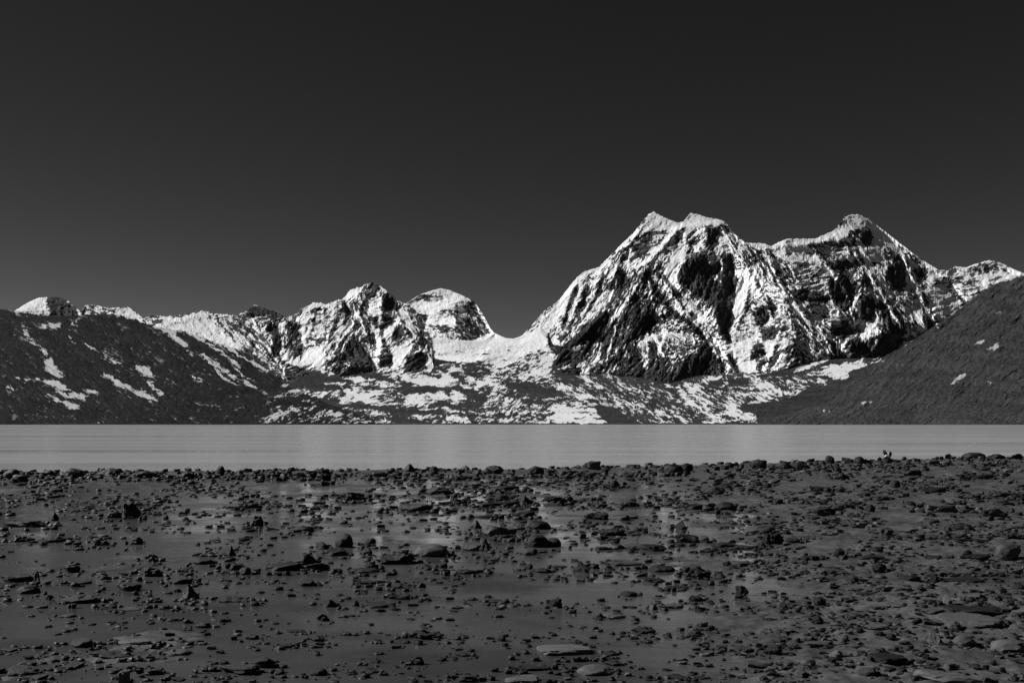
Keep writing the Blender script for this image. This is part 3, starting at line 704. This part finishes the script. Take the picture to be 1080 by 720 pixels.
def depth_of(yb): return CZ * F / (yb - HY)
rnd = random.Random(11)
SPECS = []                  # (x, y_base, w, h, kind, tone) as surveyed from the photo
def add(tone, kind, s):
    for q in s.split(';'):
        v = [float(k) for k in q.split()]
        if v: SPECS.append((*v, kind, tone))
# left quarter
add('black', 'ledge', '20 556 42 8;47 572 38 5;190 616 20 7;252 711 44 13;116 641 13 4')
add('black', 'block', '55 549 10 9;137 546 14 17;118 546 16 9;75 603.5 13 9;105 611 12 8;171 642 17 6;212 662 14 7;167 680 9 6;272 553 9 9;320 595 20 12;346 640 12 9;333 676 16 8;279 704 18 13;384 710 21 9;269 555 14 11;818 690 17 12;587 641 12 11;648 702 16 8;734 671 13 7;1022 560 26 9;1054 547 25 11')
add('black', 'rubble', '102 575 20 8;67 636 60 11;156 608 24 11;157 592 15 8;243 601 20 9;242 635 38 9;176 655 21 6;114 694 42 10;151 712 32 13;331 602 22 9;418 595 36 13;424 632 25 8;425 620 28 7;449 674 30 12;438 701 14 10;487 719 34 14;634 548 27 9;677 668 25 9;742 611 25 14;728 572 24 9;818 574 20 14;339 655 12 8')
add('black', 'spike', '37 614 8 12;244 586 9 10;512 582 10 14;718 558 12 9;614 604 16 12;646 565 28 10;827 640 7 8;397 699 5 8;504 557 9 8')
add('black', 'slab', '12 614 28 10;132 623 24 10;80 616 20 5;68 651 15 5;79 683 24 11;7 687 16 5;72 705 23 7;21 712 34 11;186 718 14 6;37 717 18 7;349 586 22 8;294 602 33 10;386 604 31 7;393 641 27 8;386 616 16 5;494 605 23 6;421 679 17 6;522 636 17 5;302 682 13 5;311 667 17 5;515 546 25 4;528 568 15 5;691 581 23 8;592 598 15 3;634 580 12 4;691 614 19 6;717 621 21 5;734 634 13 6;715 717 20 8;739 716 12 5;785 579 20 5;879 600 18 4;965 612 21 7;940 700 34 13;1038 645 65 7;1020 614 40 6;1034 590 24 7;1031 572 50 5;987 591 15 6;562 707 34 7;748 583 15 5')
add('black', 'round', '142 574 11 8;25 626 20 10;212 595 16 7;262 674 14 7;319 561 20 7;362 577 15 14;322 618 15 8;390 573 10 6;387 585 9 7;467 599 8 7;529 676 8 8;569 558 20 9;567 577 18 13;583 576 16 9;664 629 15 7;700 603 23 8;572 604 14 6;558 600 7 6;929 602 12 9;886 585 9 7;902 615 9 8;257 606 10 8;926 583 12 7')
add('grey', 'round', '453 587 31 14;805 563 27 10;1067 587 22 15;1008 664 13 10')
add('grey', 'slab', '527 563 30 8;670 579 20 6;657 597 38 7;709 641 23 6;432 539 36 8;526 566 30 12;998 541 32 10;134 644 18 4;228 585 24 3;495 581 26 9')
add('pale', 'slab', '138 681 35 8;182 692 24 8;591 692 55 12;1025 662 70 14;1015 722 65 15;553 723 34 13;651 652 23 7;128 722 13 16')
add('pale', 'round', '627 712 32 14;1068 688 28 16;1020 680 20 12;884 694 12 9')
add('black', 'block', '644 691 15 7;865 638 12 9;803 578 11 7;763 577 20 6;751 665 7 7;864 657 12 8;986 613 8 9;941 673 11 6;576 723 13 8;783 628 11 11;447 601 14 7;488 692 14 6;497 633 9 4;339 579 13 8')
# rows further out
add('black', 'round', '10 503 14 8;75 503 18 9;152 504 18 7;50 502 10 6;457 498 8 6;566 500 13 8;712 499 17 9;876 490.5 8 7;908 491 10 7;946 514 8 7;767 538 21 9;829 494 10 6;1030 486 20 6;232 500 7 8;725 496 12 7;1002 485 6 6')
add('black', 'block', '113 502 25 8;18 508 18 8;432 498 9 8;523 499 17 8;801 495 18 10;463 521 27 8;648 514 10 7;553 531 14 7;756 521 15 8;918 540 10 8;873 543 20 9;563 557 9 10;528 528 16 6;888 505 15 6;845 494 18 6;1053 487 15 5')
add('black', 'rubble', '338 507 24 11;372 527 22 8;585 530 23 7;195 505 20 7;282 504 22 7;1074 487 13 5;620 504 20 7')
add('black', 'slab', '533 517 25 5;485 531 17 5;531 533 28 5;666 534 13 5;551 545 22 6;730 537 20 6;867 518 20 5;822 531 10 5;895 536 17 5;262 536 16 6;965 500 22 5;1040 505 26 5;990 520 24 6;935 528 20 5;1065 525 22 6')
add('grey', 'block', '625 495.5 17 9;985 492 16 6;660 503 15 6;400 503 16 6')

placed = []                 # footprints in photo pixels, to keep the filler off them
SPECS = [(a, b_, c * 1.3, d * 1.18, k_, t_) for a, b_, c, d, k_, t_ in SPECS]
for s in SPECS: placed.append((s[0], s[1], s[2] * 0.55, max(3.0, s[3] * 0.6)))
def free(x, y, w, h, k=0.75):
    for a, b_, c, d in placed:
        if abs(x - a) < (c + w * 0.5) * k and abs(y - b_) < (d + h * 0.5) * k: return False
    return True
kinds = ['slab', 'block', 'rubble', 'round', 'ledge', 'spike']
tries = 0
while len(SPECS) < 293 and tries < 20000:
    tries += 1
    y = 500 + 218 * rnd.random() ** 0.9; x = rnd.uniform(2, 1078) if rnd.random() < .5 else rnd.uniform(760, 1078)
    dens = 0.35 + 0.65 * max(0, min(1, (x - 640) / 260))
    if rnd.random() > dens: continue
    w = rnd.uniform(9, 22) * (0.75 + 0.45 * (y - 500) / 220); kd = rnd.choices(kinds, (6, 3, 3, 2, 3, 1))[0]
    if x > 780 and rnd.random() < .5: kd = 'slab'; w *= 1.7
    h = w * {'slab': .28, 'ledge': .28, 'block': .55, 'rubble': .4, 'round': .55, 'spike': .9}[kd]
    if not free(x, y, w, h): continue
    tone = rnd.choices(('black', 'grey', 'pale'), (8, 1.2, .3) if x < 780 else (3, 5, 2))[0]
    SPECS.append((x, y, w, h, kd, tone)); placed.append((x, y, w * .5, max(3, h * .6)))

def stone_xf(x, yb, w, h, kind):
    """where a surveyed stone stands and its size in metres"""
    D = depth_of(yb); mpp = D / F; X = (x - 540) * mpp
    gz = float(max(0.0, beach_z(np.array([X]), np.array([D]))[0]))
    D = (CZ - gz) * F / (yb - HY) if yb > 492 else D
    mpp = D / F; X = (x - 540) * mpp
    W = w * mpp; dep = W * {'slab': .8, 'ledge': .45, 'block': .75, 'rubble': .6, 'round': .8, 'spike': .7}[kind]
    dep = min(dep, 0.8 * h * mpp * D / CZ)
    H = max(h * mpp - dep * CZ / D, 0.42 * h * mpp)
    return X, D + dep * 0.42, gz, W, dep, H

KW = {'slab': 'flat slab', 'block': 'angular block', 'rubble': 'jagged knobbly rock', 'round': 'rounded boulder', 'ledge': 'long low rock ledge', 'spike': 'pointed upright stone'}
BANDS = [(507, 'along the lake waterline'), (540, 'in the stony strip behind the waterline'), (585, 'in the far shallows'), (640, 'in the middle shallows'), (685, 'in the near shallows'), (999, 'along the bottom front edge')]
COLS = [(216, 'at far left'), (432, 'left of centre'), (648, 'at centre'), (864, 'right of centre'), (1200, 'at far right')]
def cell(s):
    bi = next(i for i, q in enumerate(BANDS) if s[1] < q[0]); ci = next(i for i, q in enumerate(COLS) if s[0] < q[0])
    return s[4], s[5], bi, ci
cells = {}
for s in SPECS: cells.setdefault(cell(s), []).append(s)
ORD = ['', 'second', 'third', 'fourth', 'fifth', 'sixth', 'seventh', 'eighth', 'ninth', 'tenth']
def label_of(s):
    kd, tone, bi, ci = cell(s); grp = sorted(cells[cell(s)], key=lambda q: q[0]); i = grp.index(s)
    base = '%s %s %s %s' % ({'black': 'black', 'grey': 'grey', 'pale': 'pale'}[tone], KW[kd], BANDS[bi][1], COLS[ci][1])
    if len(grp) == 1: return base
    if i == 0: return base + ', leftmost there'
    if i == len(grp) - 1: return base + ', rightmost there'
    return base + ', ' + ORD[i] + ' from left'
NV = 6
CATS = {'slab': 'slab', 'block': 'rock', 'rubble': 'rock', 'round': 'boulder', 'ledge': 'rock', 'spike': 'stone'}
NMS = {'slab': 'stone_slab', 'block': 'angular_rock', 'rubble': 'jagged_rock', 'round': 'boulder', 'ledge': 'rock_ledge', 'spike': 'pointed_stone'}
for s in SPECS:
    x, yb, w, h, kd, tone = s
    X, Y, gz, W, dep, H = stone_xf(*s[:5])
    o = bpy.data.objects.new(NMS[kd], rock_mesh(kd, rnd.randrange(NV), tone))
    rz = rnd.uniform(-0.35, 0.35) + (math.pi if rnd.random() < .5 else 0)
    o.scale = (W * 0.5, dep * 0.5, H * 1.04)
    o.rotation_euler = (rnd.uniform(-.05, .05), rnd.uniform(-.07, .07) if kd != 'slab' else rnd.uniform(-.1, .1), rz)
    o.location = (X, Y, gz - 0.03 * H - 0.004)
    COL.objects.link(o)
    tag(o, label_of(s), CATS[kd], 'stones scattered over the near shore', 'thing')

# the little pile at the waterline
def pile_stone(name, kind, seed, tone, x, yb, w, h, z0, label, tilt=(0, 0, 0), D=None):
    mpp = D / F
    v, f = rock_shape(kind, seed)
    me = mesh_from(name, v, f, RM[tone]); me.set_sharp_from_angle(angle=math.radians(35)); me.polygons.foreach_set('use_smooth', np.ones(len(f), bool))
    o = bpy.data.objects.new(name, me); COL.objects.link(o)
    o.scale = (w * mpp / 2, w * mpp * 0.42, h * mpp); o.rotation_euler = tilt
    o.location = ((x - 540) * mpp, D, z0)
    tag(o, label, 'stone', 'stones of the small pile at the waterline', 'thing')
PD = 41.0; pm = PD / F
g0 = CZ - (490.4 - HY) * pm
pile_stone('boulder', 'round', 77, 'black', 935.3, 489, 12.5, 9.4, g0, 'black boulder carrying the small stone pile at the waterline', (0, 0, .3), PD)
pile_stone('flat_stone', 'slab', 78, 'white', 935.6, 482, 7.0, 2.6, g0 + 8.4 * pm, 'pale flat stone lying on top of the black pile boulder', (0, .08, 0), PD)
pile_stone('upright_stone', 'round', 79, 'black', 934.6, 480, 3.9, 6.4, g0 + 10.4 * pm, 'taller dark stone balanced upright on the pile, leaning left', (0, -.42, 0), PD)
pile_stone('upright_stone', 'round', 83, 'black', 938.9, 481, 3.0, 5.2, g0 + 9.8 * pm, 'shorter dark stone balanced upright at the right of the pile', (0, .1, 0), PD)

# ------------------------------------------------------------------ gravel: the thousands of small stones
def gravel():
    r = np.random.RandomState(5); shapes = {}
    for sub in (1, 2, 3):
        shapes[sub] = [rock_shape(k, 500 + 10 * sub + i, sub) for i, k in enumerate(['slab', 'block', 'rubble', 'slab', 'round', 'block', 'ledge', 'spike'])]
    VV, FF, MI = [], [], []; off = 0; cnt = 0
    def put(x, yb, w, kind_i, hr, tone):
        nonlocal off, cnt
        D = depth_of(yb); mpp = D / F; X = (x - 540) * mpp
        if w > 6.5: sub = 3
        elif w > 3.2: sub = 2
        else: sub = 1
        v, f = shapes[sub][kind_i]
        W = w * mpp; a = r.uniform(-.7, .7) + (math.pi if r.rand() < .5 else 0)
        gz = max(0.0, float(beach_z(np.array([X]), np.array([D]))[0]))
        q = v * (W / 2, W / 2 * r.uniform(.55, .9), W * hr)
        c, s_ = math.cos(a), math.sin(a)
        q = np.stack([q[:, 0] * c - q[:, 1] * s_, q[:, 0] * s_ + q[:, 1] * c, q[:, 2]], -1) + (X, D, gz - 0.03 * W)
        VV.append(q); FF.append(f + off); MI.append(np.full(len(f), tone)); off += len(q); cnt += 1
    # (count, y range, size range px, bias)
    for cntr, ya, yb_, w0, w1 in ((1700, 0, 11, 1.6, 6.8), (2500, 10.5, 46, 1.8, 7.5), (900, 40, 75, 1.8, 8), (1700, 60, 120, 1.8, 8.0), (1200, 115, 185, 2.0, 10), (900, 180, 236, 2.2, 13)):
        k = 0; guard = 0; cntr = int(cntr * 1.8)
        while k < cntr and guard < cntr * 12:
            guard += 1
            x = r.uniform(-330, 1460)
            ys = float(HY + CZ * F / shore_Y((x - 540) * 38 / F)) - 1.0
            y = max(ys, ys + r.uniform(ya, yb_)) if ya < 50 else ys + r.uniform(ya, yb_)
            right = min(1, max(0, (x - 660) / 240))
            clump = float(perlin(np.array([x / 70.0]), np.array([y / 18.0]), 321)[0])
            dens = (0.8 + 1.2 * clump) if ya == 0 else (0.75 + 0.25 * right) * (0.55 + 2.2 * clump) if ya < 30 else (0.36 + 0.64 * right) * (0.6 + 1.9 * clump)
            if r.rand() > dens: continue
            w = min(11.0, 1.45 * (w0 + (w1 - w0) * r.rand() ** 2.0))
            tone = r.choice(3, p=(.80, .17, .03) if x < 780 else (.55, .37, .08))
            ki = r.choice(8, p=(.26, .1, .12, .24, .05, .08, .12, .03))
            put(x, y, w, ki, r.uniform(.14, .36) if ya > 10 else r.uniform(.22, .55), tone); k += 1
    for s in SPECS:
        for q in range(int(3 + s[2] / 4)):
            a = r.uniform(0, 2 * math.pi); rr = 0.5 + 0.35 * r.rand()
            w = min(10, s[2] * (0.1 + 0.28 * r.rand() ** 2) + 1.2)
            put(s[0] + math.cos(a) * s[2] * rr * 1.15, s[1] + math.sin(a) * (s[3] * 0.35) + 0.4, w, r.choice(8), r.uniform(.25, .6), 0 if s[5] == 'black' else r.choice(3, p=(.5, .4, .1)))
    V = np.concatenate(VV); Fc = np.concatenate(FF).astype(np.int32); mi = np.concatenate(MI).astype(np.int32)
    me = bpy.data.meshes.new('gravel'); me.vertices.add(len(V)); me.vertices.foreach_set('co', V.astype(np.float32).ravel())
    me.loops.add(Fc.size); me.loops.foreach_set('vertex_index', Fc.ravel()); me.polygons.add(len(Fc))
    me.polygons.foreach_set('loop_start', np.arange(0, Fc.size, 3, dtype=np.int32)); me.polygons.foreach_set('loop_total', np.full(len(Fc), 3, np.int32))
    for m in ('black', 'grey', 'pale'): me.materials.append(RM[m])
    me.update(calc_edges=True); me.polygons.foreach_set('material_index', mi)
    o = bpy.data.objects.new('gravel', me); COL.objects.link(o)
    tag(o, 'loose small stones and gravel strewn over the whole near shore', 'gravel', None, 'stuff')
    print('gravel stones', cnt, 'verts', len(V))
gravel()
